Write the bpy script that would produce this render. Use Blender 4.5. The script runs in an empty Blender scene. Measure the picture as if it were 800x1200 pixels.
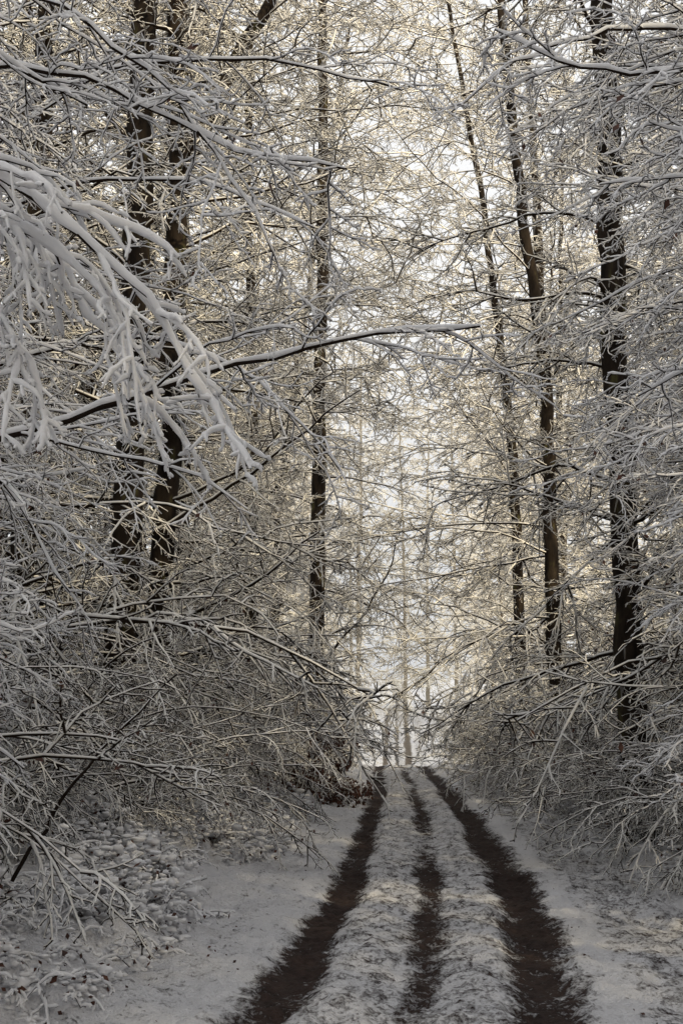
import bpy, math, numpy as np
from mathutils import Vector
UP=np.array([0,0,1.0])
def nrm(a): return a/np.maximum(np.linalg.norm(a,axis=-1,keepdims=True),1e-9)
def sstep(a,b,x):
    t=np.clip((x-a)/(b-a),0,1); return t*t*(3-2*t)
# ---------------------------------------------------------------- noise
def vnoise(x,y,seed=0):
    xi=np.floor(x).astype(np.int64); yi=np.floor(y).astype(np.int64)
    fx=x-xi; fy=y-yi; fx=fx*fx*(3-2*fx); fy=fy*fy*(3-2*fy)
    def h(a,b):
        n=(a*374761393+b*668265263+seed*1442695041)&0x7fffffff
        n=((n^(n>>13))*1274126177)&0x7fffffff
        n=n^(n>>16)
        return (n&0xffff)/65535.0
    return (h(xi,yi)*(1-fx)+h(xi+1,yi)*fx)*(1-fy)+(h(xi,yi+1)*(1-fx)+h(xi+1,yi+1)*fx)*fy
def fbm(x,y,o=4,seed=0):
    s=0;a=.5;t=0
    for i in range(o):
        s=s+a*vnoise(x*2**i,y*2**i,seed+i*7);t+=a;a*=.5
    return s/t
# ---------------------------------------------------------------- materials
def newmat(name):
    m=bpy.data.materials.new(name); m.use_nodes=True
    nt=m.node_tree; b=nt.nodes['Principled BSDF']; return m,nt,b
def N(nt,t,**k):
    n=nt.nodes.new(t)
    for a,v in k.items(): setattr(n,a,v)
    return n
def snow_over(name,lo,hi,bark1,bark2,moss=None,snowcol=(.80,.785,.77,1),nscale=25,noisy=True):
    m,nt,b=newmat(name); L=nt.links
    if not noisy:
        nt.nodes.remove(b); b=N(nt,'ShaderNodeBsdfDiffuse'); L.new(b.outputs[0],nt.nodes['Material Output'].inputs[0])
    geo=N(nt,'ShaderNodeNewGeometry'); sep=N(nt,'ShaderNodeSeparateXYZ'); L.new(geo.outputs['Normal'],sep.inputs[0])
    mr=N(nt,'ShaderNodeMapRange'); mx=N(nt,'ShaderNodeMix',data_type='RGBA'); L.new(mr.outputs[0],mx.inputs[0]); mx.inputs[7].default_value=snowcol
    mx.inputs[6].default_value=bark2
    if noisy:
        tc=N(nt,'ShaderNodeTexCoord')
        no=N(nt,'ShaderNodeTexNoise'); no.inputs['Scale'].default_value=nscale; no.inputs['Detail'].default_value=2
        L.new(tc.outputs['Object'],no.inputs['Vector'])
        ma=N(nt,'ShaderNodeMath',operation='MULTIPLY_ADD'); L.new(no.outputs['Fac'],ma.inputs[0]); ma.inputs[1].default_value=.9
        L.new(sep.outputs['Z'],ma.inputs[2]); L.new(ma.outputs[0],mr.inputs[0])
        mr.inputs[1].default_value=lo+.45; mr.inputs[2].default_value=hi+.45
    else:
        L.new(sep.outputs['Z'],mr.inputs[0]); mr.inputs[1].default_value=lo; mr.inputs[2].default_value=hi
    if moss:
        n2=N(nt,'ShaderNodeTexNoise'); n2.inputs['Scale'].default_value=6; n2.inputs['Detail'].default_value=3
        mp=N(nt,'ShaderNodeMapping'); mp.inputs['Scale'].default_value=(1,1,.35)
        L.new(tc.outputs['Object'],mp.inputs[0]); L.new(mp.outputs[0],n2.inputs['Vector'])
        cr=N(nt,'ShaderNodeValToRGB'); cr.color_ramp.elements[0].position=.35; cr.color_ramp.elements[1].position=.6
        cr.color_ramp.elements[0].color=bark1; cr.color_ramp.elements[1].color=bark2
        e=cr.color_ramp.elements.new(.75); e.color=moss
        L.new(n2.outputs['Fac'],cr.inputs[0]); L.new(cr.outputs[0],mx.inputs[6])
    if noisy:
        L.new(mx.outputs[2],b.inputs['Base Color']); b.inputs['Roughness'].default_value=.85; b.inputs['Specular IOR Level'].default_value=.1
    else: L.new(mx.outputs[2],b.inputs['Color'])
    return m,nt,b
BARK,nt,b=snow_over('bark_with_snow',.62,.92,(.008,.006,.005,1),(.030,.022,.016,1),(.08,.075,.03,1))
n3=N(nt,'ShaderNodeTexNoise'); n3.inputs['Scale'].default_value=18; n3.inputs['Detail'].default_value=4
bp=N(nt,'ShaderNodeBump'); bp.inputs['Strength'].default_value=.6; bp.inputs['Distance'].default_value=.03
tc=N(nt,'ShaderNodeTexCoord'); mp=N(nt,'ShaderNodeMapping'); mp.inputs['Scale'].default_value=(1,1,.3)
nt.links.new(tc.outputs['Object'],mp.inputs[0]); nt.links.new(mp.outputs[0],n3.inputs['Vector']); nt.links.new(n3.outputs['Fac'],bp.inputs['Height']); nt.links.new(bp.outputs[0],b.inputs['Normal'])
TWIG,_,_=snow_over('snowy_twig',-.65,-.2,None,(.035,.025,.018,1),snowcol=(.84,.82,.785,1),noisy=False)
STWIG,_,_=snow_over('thicket_twig',-.42,.05,None,(.03,.021,.016,1),snowcol=(.78,.77,.755,1),noisy=False)
NBARK,_,_=snow_over('branch_bark',.5,.9,None,(.022,.016,.013,1),noisy=False)
LIMB,_,_=snow_over('limb_bark',-.1,.3,None,(.025,.018,.013,1),noisy=False)
HAZED,_,_=snow_over('hazed_twig',-1.0,-.5,None,(.2,.16,.12,1),snowcol=(.85,.81,.74,1),noisy=False)  # far snowy twigs paled all round: distance haze put into the colour
FBARK,_,_=snow_over('hazed_bark',.1,.6,None,(.07,.055,.042,1),noisy=False)  # far trunks lightened too, haze brightness painted into the bark colour
SNOW,nt,b=newmat('branch_snow'); b.inputs['Base Color'].default_value=(.77,.77,.79,1); b.inputs['Roughness'].default_value=.75; b.inputs['Specular IOR Level'].default_value=.1
n3=N(nt,'ShaderNodeTexNoise'); n3.inputs['Scale'].default_value=60; n3.inputs['Detail'].default_value=2
bp=N(nt,'ShaderNodeBump'); bp.inputs['Strength'].default_value=.7; bp.inputs['Distance'].default_value=.012
nt.links.new(n3.outputs['Fac'],bp.inputs['Height']); nt.links.new(bp.outputs[0],b.inputs['Normal'])
LEAF,nt,b=newmat('dry_leaf'); b.inputs['Roughness'].default_value=.7
oi=N(nt,'ShaderNodeTexNoise'); oi.inputs['Scale'].default_value=9
cr=N(nt,'ShaderNodeValToRGB'); cr.color_ramp.elements[0].color=(.03,.011,.008,1); cr.color_ramp.elements[1].color=(.12,.045,.026,1)
cr.color_ramp.elements[0].position=.35; cr.color_ramp.elements[1].position=.7
tc=N(nt,'ShaderNodeTexCoord'); nt.links.new(tc.outputs['Object'],oi.inputs['Vector'])
nt.links.new(oi.outputs['Fac'],cr.inputs[0]); nt.links.new(cr.outputs[0],b.inputs['Base Color'])
MATS=[BARK,TWIG,NBARK,SNOW,LEAF,LIMB]
FMATS=[FBARK,HAZED,NBARK,SNOW,LEAF,FBARK]
SMATS=[BARK,STWIG,NBARK,SNOW,LEAF,LIMB]
# ---------------------------------------------------------------- mesh builder
class MB:
    def __init__(s): s.v=[];s.f=[];s.m=[];s.n=0
    def add(s,v,f,m):
        s.v.append(v.reshape(-1,3)); s.f.append(f+s.n); s.m.append(np.full(len(f),m)); s.n+=len(s.v[-1])
    def mesh(s,name,mats=MATS):
        v=np.concatenate(s.v).astype(np.float32); f=np.concatenate(s.f).astype(np.int32); m=np.concatenate(s.m).astype(np.int32)
        me=bpy.data.meshes.new(name); me.vertices.add(len(v)); me.vertices.foreach_set('co',v.ravel())
        me.loops.add(f.size); me.loops.foreach_set('vertex_index',f.ravel())
        me.polygons.add(len(f)); me.polygons.foreach_set('loop_start',np.arange(len(f),dtype=np.int32)*4)
        me.polygons.foreach_set('loop_total',np.full(len(f),4,dtype=np.int32))
        for x in mats: me.materials.append(x)
        me.polygons.foreach_set('material_index',m)
        me.polygons.foreach_set('use_smooth',np.ones(len(f),dtype=bool))
        me.update(calc_edges=True); return me
def tube(mb,pts,rad,m,mat):
    n,s,_=pts.shape
    T=nrm(np.gradient(pts,axis=1))
    ov=nrm(pts[:,-1]-pts[:,0]); ref=np.where(np.abs(ov[:,2:3])>.8,np.array([[1.0,0,0]]),UP[None])
    B=nrm(np.cross(T,ref[:,None,:])); C=np.cross(B,T)
    a=np.arange(m)/m*2*np.pi+.4
    V=pts[:,:,None,:]+rad[:,:,None,None]*(np.cos(a)[None,None,:,None]*B[:,:,None,:]+np.sin(a)[None,None,:,None]*C[:,:,None,:])
    i=np.arange(n)[:,None,None]*s*m; j=np.arange(s-1)[None,:,None]*m; k=np.arange(m)[None,None,:]; k2=(k+1)%m
    f=np.stack([i+j+k,i+j+m+k,i+j+m+k2,i+j+k2],-1).reshape(-1,4)
    mb.add(V,f,mat)
def grow(rng,P,D,L,n,wig,droop):
    pts=[P];d=nrm(D)
    for i in range(n):
        d=nrm(d+rng.normal(0,wig,d.shape)+np.array([0,0,droop])); P=P+d*(L/n)[:,None]; pts.append(P)
    return np.stack(pts,1)
def taper(R,n,e=.25):
    t=np.linspace(0,1,n+1)[None]; return R[:,None]*(1-(1-e)*t)
def kids(rng,pts,rad,L,k,ang,ratio,t0=.15,spread=.5,rr=.55,rmin=.003,tipfall=.55):
    n,s,_=pts.shape
    t=t0+(1-t0)*(np.arange(k)[None]+rng.random((n,k)))/k
    u=np.clip(t*(s-1),0,s-1.001); i=u.astype(int); f=(u-i)[...,None]; r=np.arange(n)[:,None]
    P=pts[r,i]*(1-f)+pts[r,i+1]*f; T=nrm(pts[r,i+1]-pts[r,i])
    R=(rad[r,i]*(1-f[...,0])+rad[r,i+1]*f[...,0])
    ov=np.abs(T[...,2:3])
    B=nrm(np.cross(T,UP)+ (ov>.97)*rng.normal(0,1,T.shape)); C=np.cross(B,T)
    sg=np.where((np.arange(k)[None]+rng.integers(0,2,(n,1)))%2==0,0,np.pi)
    ph=sg+rng.normal(0,spread,(n,k))
    S=np.cos(ph)[...,None]*B+np.sin(ph)[...,None]*C
    a=np.radians(rng.uniform(ang[0],ang[1],(n,k)))[...,None]
    D=np.cos(a)*T+np.sin(a)*S
    LL=L[:,None]*ratio*(1-tipfall*t)*rng.uniform(.55,1.25,(n,k))
    RR=np.maximum(R*rr,rmin)
    return P.reshape(-1,3),D.reshape(-1,3),LL.ravel(),RR.ravel()
def leaves(mb,rng,P,size,mat=4):
    n=len(P); a=nrm(rng.normal(0,1,(n,3))+[0,0,-.6]); b=nrm(np.cross(a,rng.normal(0,1,(n,3)))); s=size*rng.uniform(.6,1.3,(n,1))
    V=np.stack([P,P+a*s*.5+b*s*.32,P+a*s*1.05,P+a*s*.5-b*s*.32],1)
    mb.add(V,np.arange(n*4).reshape(-1,4),mat)
def lumps(mb,rng,P,size,mat=3):
    n=len(P); th=np.linspace(.08,np.pi-.08,6); ph=np.arange(8)/8*2*np.pi
    d=np.stack([np.sin(th)[:,None]*np.cos(ph),np.sin(th)[:,None]*np.sin(ph),np.cos(th)[:,None]+0*ph],-1)
    r=size[:,None,None]*rng.uniform(.55,1.3,(n,6,8)); sc=np.stack([rng.uniform(.7,1.8,n),rng.uniform(.7,1.5,n),rng.uniform(.4,.9,n)],1)
    V=P[:,None,None,:]+d[None]*r[...,None]*sc[:,None,None,:]
    i=np.arange(n)[:,None,None]*48; j=np.arange(5)[None,:,None]*8; k=np.arange(8)[None,None,:]; k2=(k+1)%8
    mb.add(V,np.stack([i+j+k,i+j+8+k,i+j+8+k2,i+j+k2],-1).reshape(-1,4),mat)
def snowtube(mb,rng,pts,rad,s0,sides,k=.8):
    T=nrm(np.gradient(pts,axis=1)); h=np.sqrt(np.clip(1-T[...,2]**2,0,1))*.75+.25
    rs=(rad*k+s0)*h*rng.uniform(.6,1.25,rad.shape); rs[:,-1]*=.45
    c=pts+UP*(rad*.45+rs*.6)[...,None]
    tube(mb,c,rs,sides,3)
def near_foliage(mb,rng,pts,rad,L,k=(15,8,3),ratio=(.42,.42,.42),leafp=.012,droop=(-.05,-.05,-.04),s0=(.010,.0072,.0056,.0048),spread=.5,sides=(7,5,4,3)):
    tube(mb,pts,rad,sides[0],2); snowtube(mb,rng,pts,rad,s0[0],sides[0])
    n=[9,5,3]; wig=[.13,.17,.2]
    for lv in range(3):
        P,D,LL,RR=kids(rng,pts,rad,L,k[lv],(30,68),ratio[lv],t0=[.08,.12,.2][lv],spread=spread,rr=.5,rmin=[.005,.0038,.003][lv])
        pts=grow(rng,P,D,LL,n[lv],wig[lv],droop[lv]); rad=taper(RR,n[lv],.35); L=LL
        tube(mb,pts,rad,sides[lv+1],2); snowtube(mb,rng,pts,rad,s0[lv+1],sides[lv+1],.6)
    sel=rng.random(len(pts))<leafp
    if sel.any(): leaves(mb,rng,pts[sel,-1],.055)
def far_foliage(mb,rng,pts,rad,L,k=(10,9,5),ratio=(.45,.42,.42),droop=(-.04,-.05,-.05),tw=(.02,.014,.0105),leafp=0,leafs=.07,spread=.6):
    tube(mb,pts,rad,6,5)
    n=[5,4,2]; wig=[.14,.16,.2]
    for lv in range(len(k)):
        P,D,LL,RR=kids(rng,pts,rad,L,k[lv],(30,70),ratio[lv],t0=.12,spread=spread,rr=.45,rmin=tw[lv])
        pts=grow(rng,P,D,LL,n[lv],wig[lv],droop[lv]); rad=taper(RR,n[lv],.45); L=LL
        tube(mb,pts,rad,[4,3,3][lv],1)
    if leafp:
        sel=rng.random(len(pts))<leafp; leaves(mb,rng,pts[sel,-1],leafs)
def polyline(ctrl,n,rng=None,j=0):
    c=np.array(ctrl,float); d=np.r_[0,np.cumsum(np.linalg.norm(np.diff(c,axis=0),axis=1))]
    t=np.linspace(0,d[-1],n+1)
    p=np.stack([np.interp(t,d,c[:,i]) for i in range(3)],1)
    for _ in range(max(1,n//8)):
        q=p.copy(); q[1:-1]=(p[:-2]+2*p[1:-1]+p[2:])/4; p=q
    if rng is not None and j: 
        q=rng.normal(0,j,p.shape); q[0]=0; p=p+q
    return p,d[-1]
def make_tree(seed,trunk,r,nl=40,lmax=4.6,t0=.12,k=(10,9,5),flare=True,tw=(.02,.014,.0105),limbz=(.1,.9),rt=.25,ratio=(.45,.42,.42),bias=None,fall=.55,**kw):
    rng=np.random.default_rng(seed); mb=MB()
    n=36; p,L=polyline(trunk,n,rng,.03)
    t=np.linspace(0,1,n+1); rad=r*(1-(1-rt)*t)
    if flare: rad*=1+.5*np.exp(-t*L/.5)
    rad*=rng.uniform(.95,1.05,n+1)
    tube(mb,p[None],rad[None],12,0)
    tt=t0+(1-t0)*(np.arange(nl)+rng.random(nl))/nl
    u=np.clip(tt*n,0,n-.01).astype(int); P=p[u]
    az=np.arange(nl)*2.4+rng.normal(0,.4,nl)
    zz=limbz[0]+(limbz[1]-limbz[0])*tt+rng.normal(0,.25,nl)
    D=np.stack([np.cos(az),np.sin(az),zz],1)
    LL=lmax*(1-fall*tt)*rng.uniform(.6,1.15,nl)
    if bias: LL=LL*(1+.45*np.sign(bias)*np.cos(az)); D[:,0]+=bias
    pts=grow(rng,P,D,LL,12,.16,-.05)
    far_foliage(mb,rng,pts,taper(np.maximum(rad[u]*.2,.022),12,.25),LL,k=k,tw=tw,ratio=ratio,**kw)
    return mb
col=bpy.context.scene.collection
def obj(name,me,loc=(0,0,0),rot=(0,0,0),sc=(1,1,1),parent=None):
    o=bpy.data.objects.new(name,me); o.location=loc; o.rotation_euler=rot; o.scale=sc; col.objects.link(o)
    if parent: o.parent=parent
    return o
# ---------------------------------------------------------------- terrain
CY=[-40,0,7.93,10.97,17.9,26.5,37,51,90,150,300]; CX=[-6,-.7,.33,.63,1.06,1.40,1.75,2.1,3.4,5.8,12]
def cx(y): return (np.interp(y-1.5,CY,CX)+np.interp(y,CY,CX)+np.interp(y+1.5,CY,CX))/3
def gz(x,y,fine=True):
    x=np.asarray(x,float);y=np.asarray(y,float); s=x-cx(y)
    z=-2.0*sstep(52,85,y)+5.0*sstep(85,140,y)+10*sstep(150,400,y)
    z=z+.42*sstep(1.7,4,-s)+.22*sstep(2.2,5,s)
    off=sstep(1.2,2.2,np.abs(s))
    z=z+(fbm(x*.5,y*.5,3,3)-.5)*.22*off+(fbm(x*2.6,y*2.6,3,9)-.5)*.22*off
    z=z+.5*(fbm(x*.12,y*.12,2,5)-.5)*sstep(4,9,np.abs(s))*2
    if fine:
        rw=(fbm(x*1.1,y*.35,3,31)-.5)*.22
        l=np.exp(-((s+.80+rw)/.19)**4); r=np.exp(-((s-.80+rw)/.22)**4)
        z=z-.055*(l+r)+.03*np.exp(-((np.abs(s)-.42)/.22)**2)-.025*np.exp(-((s-.02+rw)/.17)**2)
        z=z+(fbm(x*4,y*4,2,19)-.5)*.08+(fbm(x*9,y*9,3,12)-.5)*.075+(fbm(x*22,y*22,2,17)-.5)*.035
        # old footprints on the verges
        z=z-.05*sstep(.68,.78,vnoise(x*3.2+9,y*2.1,88))*off
        patch=fbm(x*1.1+5,y*.8,3,55)
        bank=sstep(1.6,2.2,-s)*(1-sstep(26,40,y)); z=z+bank*sstep(.46,.6,patch)*(.06+.65*np.maximum(fbm(x*5,y*5,3,41)-.4,0))
    return z
def steps(lst):
    o=[]
    for a,b,d in lst: o.append(np.arange(a,b,d))
    return np.unique(np.concatenate(o))
xs=steps([(-400,-60,20),(-60,-12,2),(-12,-5,.25),(-5,-2,.04),(-2,4,.03),(4,6,.08),(6,14,.3),(14,60,2),(60,401,20)])
ys=steps([(-60,0,2),(0,6,.3),(6,16,.035),(16,28,.07),(28,60,.18),(60,120,1),(120,500,8)])
X,Y=np.meshgrid(xs,ys); Z=gz(X,Y)
nx,ny=len(xs),len(ys)
idx=np.arange(nx*ny).reshape(ny,nx)
f=np.stack([idx[:-1,:-1],idx[:-1,1:],idx[1:,1:],idx[1:,:-1]],-1).reshape(-1,4)
G,nt,b=newmat('snowy_ground'); L=nt.links
mb=MB(); mb.add(np.stack([X,Y,Z],-1),f,0); me=mb.mesh('snowy_ground',[G])
s=X-cx(Y); rw=(fbm(X*1.1,Y*.35,3,31)-.5)*.22
ww=1+(fbm(X*0+3,Y*1.3,3,61)-.5)*.6
def band(c,w,p=2.6): return np.exp(-(np.abs(s+c+rw)/(w*ww))**p)
brk=fbm(X*1.7+11,Y*.8,3,101)
mud=(.84*band(.80,.22,2.3)+.88*band(-.80,.29,2.3))*(1-.2*sstep(.52,.7,brk))
wob=fbm(X*.9,Y*.45,3,77)
mud=np.maximum(mud,(.38+.5*wob)*band(-.02,.22,2))
mud=np.maximum(mud,.37*np.exp(-(s/1.3)**6))
mud=np.maximum(mud,.38*sstep(1.0,1.5,s)*(1-sstep(1.7,3.6,s)))
mud=np.maximum(mud,.28*sstep(1.0,1.4,-s)*(1-sstep(1.5,2.6,-s)))
patch=fbm(X*1.1+5,Y*.8,3,55)
mud=np.maximum(mud,.18+.34*sstep(.50,.66,patch)*sstep(1.5,2.1,-s)+.24*sstep(.52,.68,patch)*sstep(1.2,1.7,s))
at=me.attributes.new('mud','FLOAT','POINT'); at.data.foreach_set('value',mud.ravel().astype(np.float32))
obj('snowy_ground',me)
at=N(nt,'ShaderNodeAttribute',attribute_name='mud'); tc=N(nt,'ShaderNodeTexCoord')
def noise(sc,det=4,rough=.6):
    n=N(nt,'ShaderNodeTexNoise'); n.inputs['Scale'].default_value=sc; n.inputs['Detail'].default_value=det; n.inputs['Roughness'].default_value=rough
    L.new(tc.outputs['Object'],n.inputs['Vector']); return n
na=noise(7,6,.75); nb=noise(38,4,.6)
m1=N(nt,'ShaderNodeMath',operation='MULTIPLY_ADD'); L.new(na.outputs['Fac'],m1.inputs[0]); m1.inputs[1].default_value=1.3; L.new(at.outputs['Fac'],m1.inputs[2])
m2=N(nt,'ShaderNodeMath',operation='MULTIPLY_ADD'); L.new(nb.outputs['Fac'],m2.inputs[0]); m2.inputs[1].default_value=.7; L.new(m1.outputs[0],m2.inputs[2])
mr=N(nt,'ShaderNodeMapRange'); L.new(m2.outputs[0],mr.inputs[0]); mr.inputs[1].default_value=1.36; mr.inputs[2].default_value=1.60
nc=noise(14,3); cr=N(nt,'ShaderNodeValToRGB'); cr.color_ramp.elements[0].color=(.017,.011,.010,1); cr.color_ramp.elements[1].color=(.06,.039,.034,1)
cr.color_ramp.elements[0].position=.3; cr.color_ramp.elements[1].position=.75; L.new(nc.outputs['Fac'],cr.inputs[0])
nd=noise(1.5,2); cs=N(nt,'ShaderNodeValToRGB'); cs.color_ramp.elements[0].color=(.66,.66,.69,1); cs.color_ramp.elements[1].color=(.80,.80,.83,1); L.new(nd.outputs['Fac'],cs.inputs[0])
mx=N(nt,'ShaderNodeMix',data_type='RGBA'); L.new(mr.outputs[0],mx.inputs[0]); L.new(cs.outputs[0],mx.inputs[6]); L.new(cr.outputs[0],mx.inputs[7])
L.new(mx.outputs[2],b.inputs['Base Color']); b.inputs['Roughness'].default_value=.8; b.inputs['Specular IOR Level'].default_value=.2
sb=N(nt,'ShaderNodeMath',operation='MULTIPLY_ADD'); L.new(mr.outputs[0],sb.inputs[0]); sb.inputs[1].default_value=-.8; L.new(nb.outputs['Fac'],sb.inputs[2])
bp=N(nt,'ShaderNodeBump'); bp.inputs['Strength'].default_value=.9; bp.inputs['Distance'].default_value=.05; L.new(sb.outputs[0],bp.inputs['Height']); L.new(bp.outputs[0],b.inputs['Normal'])
def g(x,y): return float(gz(np.array([x]),np.array([y]),False)[0])
# ---------------------------------------------------------------- generic forest trees
variants=[];far=[];dark=[]
for i,(h,r,ln) in enumerate([(24,.2,(.8,0)),(22,.16,(-.6,.5)),(27,.24,(.3,-.9)),(19,.12,(1.4,.4))]):
    tk=[(0,0,-.3),(.1*ln[0],.1*ln[1],h*.3),(ln[0]*.3,ln[1]*.6,h*.6),(ln[0],ln[1],h)]
    variants.append(make_tree(10+i,tk,r,nl=62,lmax=5.2,t0=.08,fall=.4,k=(10,8,5)).mesh('beech_mesh'))
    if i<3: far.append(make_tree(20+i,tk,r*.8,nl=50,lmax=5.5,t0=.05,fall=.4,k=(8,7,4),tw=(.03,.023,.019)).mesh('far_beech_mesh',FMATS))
    if i<2: dark.append(make_tree(26+i,tk,r*1.2,nl=60,lmax=5.5,t0=.05,fall=.4,k=(9,6),tw=(.03,.038)).mesh('stand_beech_mesh',SMATS))
rng=np.random.default_rng(5)
def place_tree(x,y,parent=None,name='snowy_beech_tree',lib=variants,s=None):
    s=s or rng.uniform(.85,1.15)
    return obj(name,lib[rng.integers(len(lib))],(x,y,g(x,y)),(0,0,rng.uniform(0,6.28)),(s,s,s*rng.uniform(.95,1.1)),parent)
forest=bpy.data.objects.new('distant_forest',None); col.objects.link(forest)
for y in np.arange(17,58,6.5):
    c=float(cx(y))
    for side in (-1,1):
        x=c+side*(5.4+rng.uniform(-.8,1)); place_tree(x,y+rng.uniform(-2,2))
        x=c+side*(10.5+rng.uniform(-1.5,1.5)); place_tree(x,y+rng.uniform(-2,2),forest,'beech',dark)
for y in np.arange(62,122,10):
    c=float(cx(y))
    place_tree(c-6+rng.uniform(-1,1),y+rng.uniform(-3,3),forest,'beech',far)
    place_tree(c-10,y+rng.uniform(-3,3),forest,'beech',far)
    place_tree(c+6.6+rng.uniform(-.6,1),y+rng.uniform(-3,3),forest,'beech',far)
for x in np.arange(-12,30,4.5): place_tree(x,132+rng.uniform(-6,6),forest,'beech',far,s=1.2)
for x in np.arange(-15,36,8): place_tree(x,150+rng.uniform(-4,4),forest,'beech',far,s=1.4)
for x,y in [(8.5,4),(13,1),(9,-3),(14,-6),(18,-2),(13,7),(20,-9),(11,-11),(17,-14),(6,-6.5),(5.5,-11),(23,-5),(8,-17),(14,-20),(3.5,-15),(0,-24),(4,-28),
            (7,-1),(11,-7),(8.5,-9),(13,-15),(2.5,-10),
            (-9,4),(-8,-8),(-3.8,-13),(-13,14),(-9,10)]:
    place_tree(x,y,forest,'beech',dark)  # trees out of view, added to block sun and sky above the foreground
# ---------------------------------------------------------------- hero trees
def hero(name,seed,trunk,r,**kw):
    x,y=trunk[0][0],trunk[0][1]; z0=g(x,y)
    tr=[(a-x,b-y,c-z0) for a,b,c in trunk]; tr[0]=(0,0,-.2)
    return obj(name,make_tree(seed,tr,r,**kw).mesh(name),(x,y,z0))
H=dict(nl=38,lmax=4.4,k=(10,8,5),t0=.12,fall=.3)
hero('snowy_beech_tree',31,[(-3.45,22,0),(-3.3,22,6),(-3.25,22,12),(-3.2,22,22)],.25,rt=.65,**H)
hero('snowy_beech_tree',32,[(-2.95,22.6,0),(-2.8,22.6,6),(-2.7,22.6,10),(-2.85,22.6,22)],.21,rt=.65,**H)
hero('snowy_beech_tree',33,[(-.75,41,0),(-.7,41,8),(-.55,41,16),(-.6,41,28)],.25,rt=.4,nl=58,lmax=5.5,k=(10,8,5),t0=.12,fall=.3)
hero('snowy_beech_tree',34,[(4.1,20,0),(4.0,20,4),(3.95,20,8),(3.8,20,20)],.21,rt=.7,**H)
hero('snowy_beech_tree',35,[(4.75,32,0),(4.75,32,6),(4.7,32,10),(4.3,32,13),(3.9,32,17),(3.7,32,24)],.19,rt=.4,nl=54,lmax=5.5,k=(10,8,5),t0=.12,fall=.2,bias=-.4)
hero('snowy_beech_tree',38,[(-6.2,26,0),(-5,26,7),(-3.6,26,11),(-1.2,26,16)],.22,rt=.5,nl=50,lmax=5,k=(10,8,5),t0=.3,fall=.1,bias=.4)
hero('snowy_beech_tree',39,[(5.6,44,0),(5.4,44,10),(4.6,44,18),(3.2,44,27)],.2,nl=56,lmax=6,k=(10,8,5),t0=.24,fall=.2,bias=-.5)
hero('snowy_beech_tree',40,[(-2.6,52,0),(-2.3,52,10),(-1.2,52,18),(.4,52,29)],.2,nl=60,lmax=6,k=(10,8,5),t0=.24,fall=.2,bias=.5)
# ---------------------------------------------------------------- near trees, boughs overhanging
def near_tree(seed,base,h,r,side,nb,presets,zr=(1.3,7.5),length=(2.0,3.6),az=.8,**kw):
    rng=np.random.default_rng(seed); mb=MB(); x,y=base; z0=g(x,y)
    p,L=polyline([(0,0,-.2),(.1,0,h*.4),(-.1,.2,h)],30,rng,.02); rad=r*(1-.5*np.linspace(0,1,31)); tube(mb,p[None],rad[None],14,0)
    z=rng.uniform(zr[0],zr[1],nb); a=rng.uniform(-az,az,nb)
    D=np.stack([side*np.cos(a),np.sin(a),rng.uniform(-.15,.45,nb)],1)
    P=np.stack([z*0,z*0,z],1); LL=rng.uniform(length[0],length[1],nb)*(.62+.08*np.minimum(z,6))
    pts=grow(rng,P,D,LL,18,.09,-.035); R=rng.uniform(.012,.022,nb)
    near_foliage(mb,rng,pts,taper(R,18,.25),LL,**kw)
    for ctrl,rr,k in presets:
        q,l=polyline([(a-x,b-y,c-z0) for a,b,c in ctrl],24,rng,.012)
        near_foliage(mb,rng,q[None],taper(np.array([rr]),24,.25),np.array([l]),k=k[0],ratio=k[1],droop=k[2],s0=k[3],sides=(8,6,5,5))
    return obj('snowy_beech_tree',mb.mesh('near_beech'),(x,y,z0))
heavy=((13,6,2),(.38,.44,.42),(-.14,-.12,-.07),(.021,.015,.011,.009))
light=((13,7,4),(.36,.42,.4),(-.06,-.05,-.04),(.011,.008,.0065,.0055))
near_tree(51,(-2.6,5.2),12,.16,1,5,[
 ([(-2.6,5.2,4.0),(-1.8,5.1,3.85),(-1.24,5,3.61),(-.99,5,3.38),(-.71,5,3.12),(-.57,5,2.93),(-.42,5,2.62)],.019,heavy),
 ([(-2.6,5.2,3.8),(-1.9,5.2,3.75),(-1.25,5.1,3.5),(-.9,5.1,3.2),(-.75,5.1,2.9)],.016,heavy),
 ([(-2.6,5.2,3.9),(-1.9,5.4,3.75),(-1.35,5.4,3.6),(-1.05,5.4,3.3),(-.85,5.4,3.0),(-.72,5.4,2.75)],.016,heavy),
 ([(-2.6,5.2,3.5),(-1.8,5.2,3.4),(-1.3,5.1,3.15),(-1.1,5.1,2.85),(-1.05,5.1,2.6)],.015,heavy),
 ],zr=(3.4,5.5),length=(1.4,2.2),k=(12,7,3))
near_tree(52,(-3.9,8.3),14,.2,1,18,[
 ([(-3.9,8.3,2.7),(-2.9,8.1,2.95),(-1.96,8,3.17),(-1.32,8,3.42),(-.59,8,3.65),(0,8,3.8),(.8,8,3.88)],.028,light),
 ([(-3.9,8.3,5.6),(-2.6,7.6,5.2),(-1.7,7,5.0),(-1.1,7,4.85),(-.6,7,4.5),(0,7,4.42)],.02,light),
 ([(-3.9,8.3,6.4),(-2.4,7.6,5.9),(-1.4,7,5.3),(-.9,7,4.9),(-.35,7,4.0)],.02,light)],zr=(1.2,7),length=(1.9,3.2))
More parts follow.
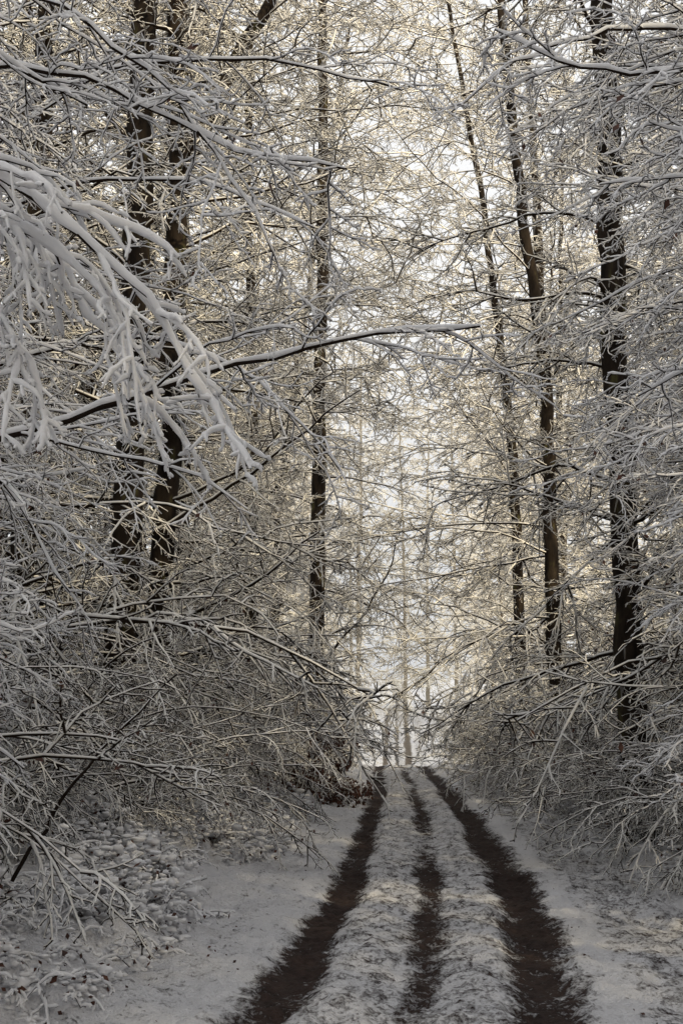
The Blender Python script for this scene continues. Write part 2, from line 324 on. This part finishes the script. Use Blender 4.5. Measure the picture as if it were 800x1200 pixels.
near_tree(53,(-4.9,12.5),15,.2,1,30,[
 ([(-4.9,12.5,6.2),(-3.2,12,6.9),(-1.8,11.5,7.2),(-.6,11.2,7.1),(.5,11,6.7)],.026,light),
 ([(-4.9,12.5,5.2),(-3.4,12,5.9),(-2.2,11.6,6.2),(-1.1,11.4,6.1),(-.2,11.2,5.6)],.024,light),
 ([(-4.9,12.5,3.8),(-3.4,12,4.5),(-2.2,11.6,4.8),(-1.2,11.4,4.7),(-.5,11.2,4.2),(0,11.2,3.6)],.022,light)],zr=(.8,7),length=(2.6,4.2))
near_tree(54,(3.7,7.4),14,.2,-1,12,[
 ([(3.7,7.4,5.2),(2.6,7.2,5.15),(1.7,7,4.95),(1.2,7,4.95),(.8,7,5.2)],.02,light)],zr=(2.4,6.6),length=(1.8,2.9))
near_tree(55,(4.7,11.5),15,.22,-1,46,[
 ([(4.7,11.5,6.8),(3.4,11.3,7.3),(2.4,11.2,7.4),(1.5,11.2,7.1),(.9,11.2,6.6)],.024,light)],zr=(.7,9),length=(1.9,3.3))
near_tree(56,(5.3,15.5),15,.2,-1,46,[],zr=(.6,9),length=(2.1,3.5),k=(14,7,3))
# ---------------------------------------------------------------- thickets (young beech)
def shrub(seed,n=11,leafp=0,h=(2.2,3.8),tw=(.013,.010,.0078),k=(12,8,4),leafs=.07):
    rng=np.random.default_rng(seed); mb=MB()
    az=rng.normal(0,1.1,n); D=np.stack([np.cos(az)*.75,np.sin(az)*.75,rng.uniform(.5,1.6,n)],1)
    P=rng.normal(0,.25,(n,3))*[1,1,0]-[0,0,.1]; LL=rng.uniform(h[0],h[1],n)
    pts=grow(rng,P,D,LL,12,.08,-.11)
    far_foliage(mb,rng,pts,taper(rng.uniform(.016,.03,n),12,.3),LL,k=k,tw=tw,droop=(-.1,-.1,-.06),leafp=leafp,leafs=leafs,ratio=(.36,.42,.42))
    return mb.mesh('thicket_mesh',SMATS)
shr=[shrub(70,14,.01),shrub(71,14),shrub(72,15,.05),shrub(73,17,.02,(3.4,5.4))]
th=bpy.data.objects.new('roadside_thicket',None); col.objects.link(th)
rng=np.random.default_rng(8)
y=9.5
while y<125:
    c=float(cx(y))
    for side in (-1,1):
        for off in (0,2.4,4.6):
            if y>58 and off>0: continue
            if y>36 and off>3: continue
            if y<12 and (off!=0): continue
            if side<0: base=np.interp(y,[9,13,20,35,50,62,80],[5.0,4.6,4.3,4.0,4.3,5.2,5.6])
            else: base=np.interp(y,[9,13,20,35,50,62,80],[4.7,4.4,3.9,4.0,4.6,5.5,5.8])
            x=c+side*(base+off+rng.uniform(-.3,.5)); s=rng.uniform(.7,1.1)+off*.14
            if side<0 and off==0 and 23<y<34: s*=.72
            obj('young_beech',shr[3 if off>3 else rng.integers(4)],(x,y,g(x,y)),(0,0,(0 if side<0 else math.pi)+rng.normal(0,.6)),(s,s,s*(1+.05*off)),th)
    y+=2.1 if y<40 else (3.3 if y<62 else 8)
brown=shrub(90,16,1,(1.4,2.6),k=(12,8,4),leafs=.11); obj('brown_leaved_bush',brown,(-.85,28,g(-.85,28)),(0,0,.3),(.6,.6,.85))
# ---------------------------------------------------------------- low bank plants
rng=np.random.default_rng(12); mb=MB()
n=4600; yy=7.5+18*rng.random(n)**1.3; sd=rng.random(n)<.72
xx=cx(yy)+np.where(sd,-rng.uniform(1.8,4.6,n),rng.uniform(2.2,4.6,n))
keep=fbm(xx*1.1+5,yy*.8,3,55)>.47+.06*(~sd); xx=xx[keep];yy=yy[keep]; n=len(xx)
P=np.stack([xx,yy,gz(xx,yy)-.02],1); D=rng.normal(0,.7,(n,3)); D[:,2]=rng.uniform(.3,1.1,n)
LL=rng.uniform(.12,.42,n)
pts=grow(rng,P,D,LL,7,.15,-.2); rad=taper(np.full(n,.0045),7,.5)
near_foliage(mb,rng,pts,rad,LL,k=(5,2,1),ratio=(.4,.4,.3),leafp=.05,s0=(.009,.008,.007,.006),sides=(5,5,4,4))
n=17000; yy=7.3+20*rng.random(n)**1.4; sd=rng.random(n)<.82
xx=cx(yy)+np.where(sd,-(1.7+2.7*rng.random(n)**.8),2.4+2.2*rng.random(n))
pv=fbm(xx*1.1+5,yy*.8,3,55); keep=pv>.485+.05*(~sd); xx=xx[keep];yy=yy[keep];pv=pv[keep]; n=len(xx)
hh=rng.random(n)**1.5*sstep(.48,.62,pv)*.30
P=np.stack([xx,yy,gz(xx,yy)+.003+hh],1)
lumps(mb,rng,P,rng.uniform(.012,.040,n)*(.85+hh*1.8))
m=P+rng.normal(0,.04,(n,3)); m[:,2]-=.04; leaves(mb,rng,m[::2],.045)
obj('snowy_bramble',mb.mesh('snowy_bramble'))
mb=MB(); n=700; yy=7.5+25*rng.random(n)**1.5; xx=cx(yy)+rng.normal(0,2.6,n); keep=np.abs(xx-cx(yy))>1.1; xx=xx[keep];yy=yy[keep]
leaves(mb,rng,np.stack([xx,yy,gz(xx,yy)+.012],1),.025); obj('fallen_leaves',mb.mesh('fallen_leaves'))
rng=np.random.default_rng(3); mb=MB()
p,l=polyline([(-2.3,10.2,.5),(-1.9,10.3,1.2),(-1.2,10.5,1.95)],14,rng,.008)
tube(mb,p[None],taper(np.array([.016]),14,.4),8,2); snowtube(mb,rng,p[None],taper(np.array([.01]),14,.4),.004,6)
obj('fallen_branch',mb.mesh('fallen_branch'))
# ---------------------------------------------------------------- winter mist lying in the far hollow
mm=bpy.data.materials.new('mist'); mm.use_nodes=True; nt=mm.node_tree; nt.nodes.clear()
out=nt.nodes.new('ShaderNodeOutputMaterial'); vs=nt.nodes.new('ShaderNodeVolumeScatter'); vs.inputs['Density'].default_value=.006; vs.inputs['Color'].default_value=(1,.88,.68,1)
nt.links.new(vs.outputs[0],out.inputs['Volume'])
mb=MB(); a=np.array([(x,y,z) for z in (-6,34) for x,y in ((-45,56),(60,56),(60,175),(-45,175))],float)
mb.add(a,np.array([(3,2,1,0),(4,5,6,7),(0,1,5,4),(1,2,6,5),(2,3,7,6),(3,0,4,7)]),0)
mo=obj('mist',mb.mesh('mist',[mm])); mo.data.polygons.foreach_set('use_smooth',[False]*6)
# ---------------------------------------------------------------- light
EL,AZ=27,146   # low winter sun to the right, behind the viewpoint
sd=Vector((math.sin(math.radians(AZ))*math.cos(math.radians(EL)),math.cos(math.radians(AZ))*math.cos(math.radians(EL)),math.sin(math.radians(EL))))
sl=bpy.data.lights.new('sun','SUN'); sl.energy=5; sl.angle=math.radians(1.5); sl.color=(1,.84,.55)
so=bpy.data.objects.new('sun',sl); col.objects.link(so); so.rotation_euler=sd.to_track_quat('Z','Y').to_euler(); so.location=(20,-10,30)
w=bpy.data.worlds.new('World'); bpy.context.scene.world=w; w.use_nodes=True; nt=w.node_tree
sk=nt.nodes.new('ShaderNodeTexSky'); sk.sky_type='NISHITA'; sk.sun_disc=False; sk.sun_elevation=math.radians(EL); sk.sun_rotation=math.radians(AZ)
sk.dust_density=5; sk.air_density=1; sk.ozone_density=1
hz=nt.nodes.new('ShaderNodeMix'); hz.data_type='RGBA'; hz.inputs[0].default_value=.8; hz.inputs[7].default_value=(7.9,7.85,7.7,1)
nt.links.new(sk.outputs[0],hz.inputs[6]); nt.links.new(hz.outputs[2],nt.nodes['Background'].inputs[0]); nt.nodes['Background'].inputs[1].default_value=.15
# ---------------------------------------------------------------- camera
cd=bpy.data.cameras.new('camera'); cd.sensor_fit='VERTICAL'; cd.sensor_height=36; cd.lens=50; cd.clip_end=2000
co=bpy.data.objects.new('camera',cd); col.objects.link(co); co.location=(0,0,1.6); co.rotation_euler=(math.radians(98.4),0,0)
sc=bpy.context.scene; sc.camera=co
sc.view_settings.view_transform='Standard'; sc.view_settings.look='None'; sc.view_settings.exposure=0
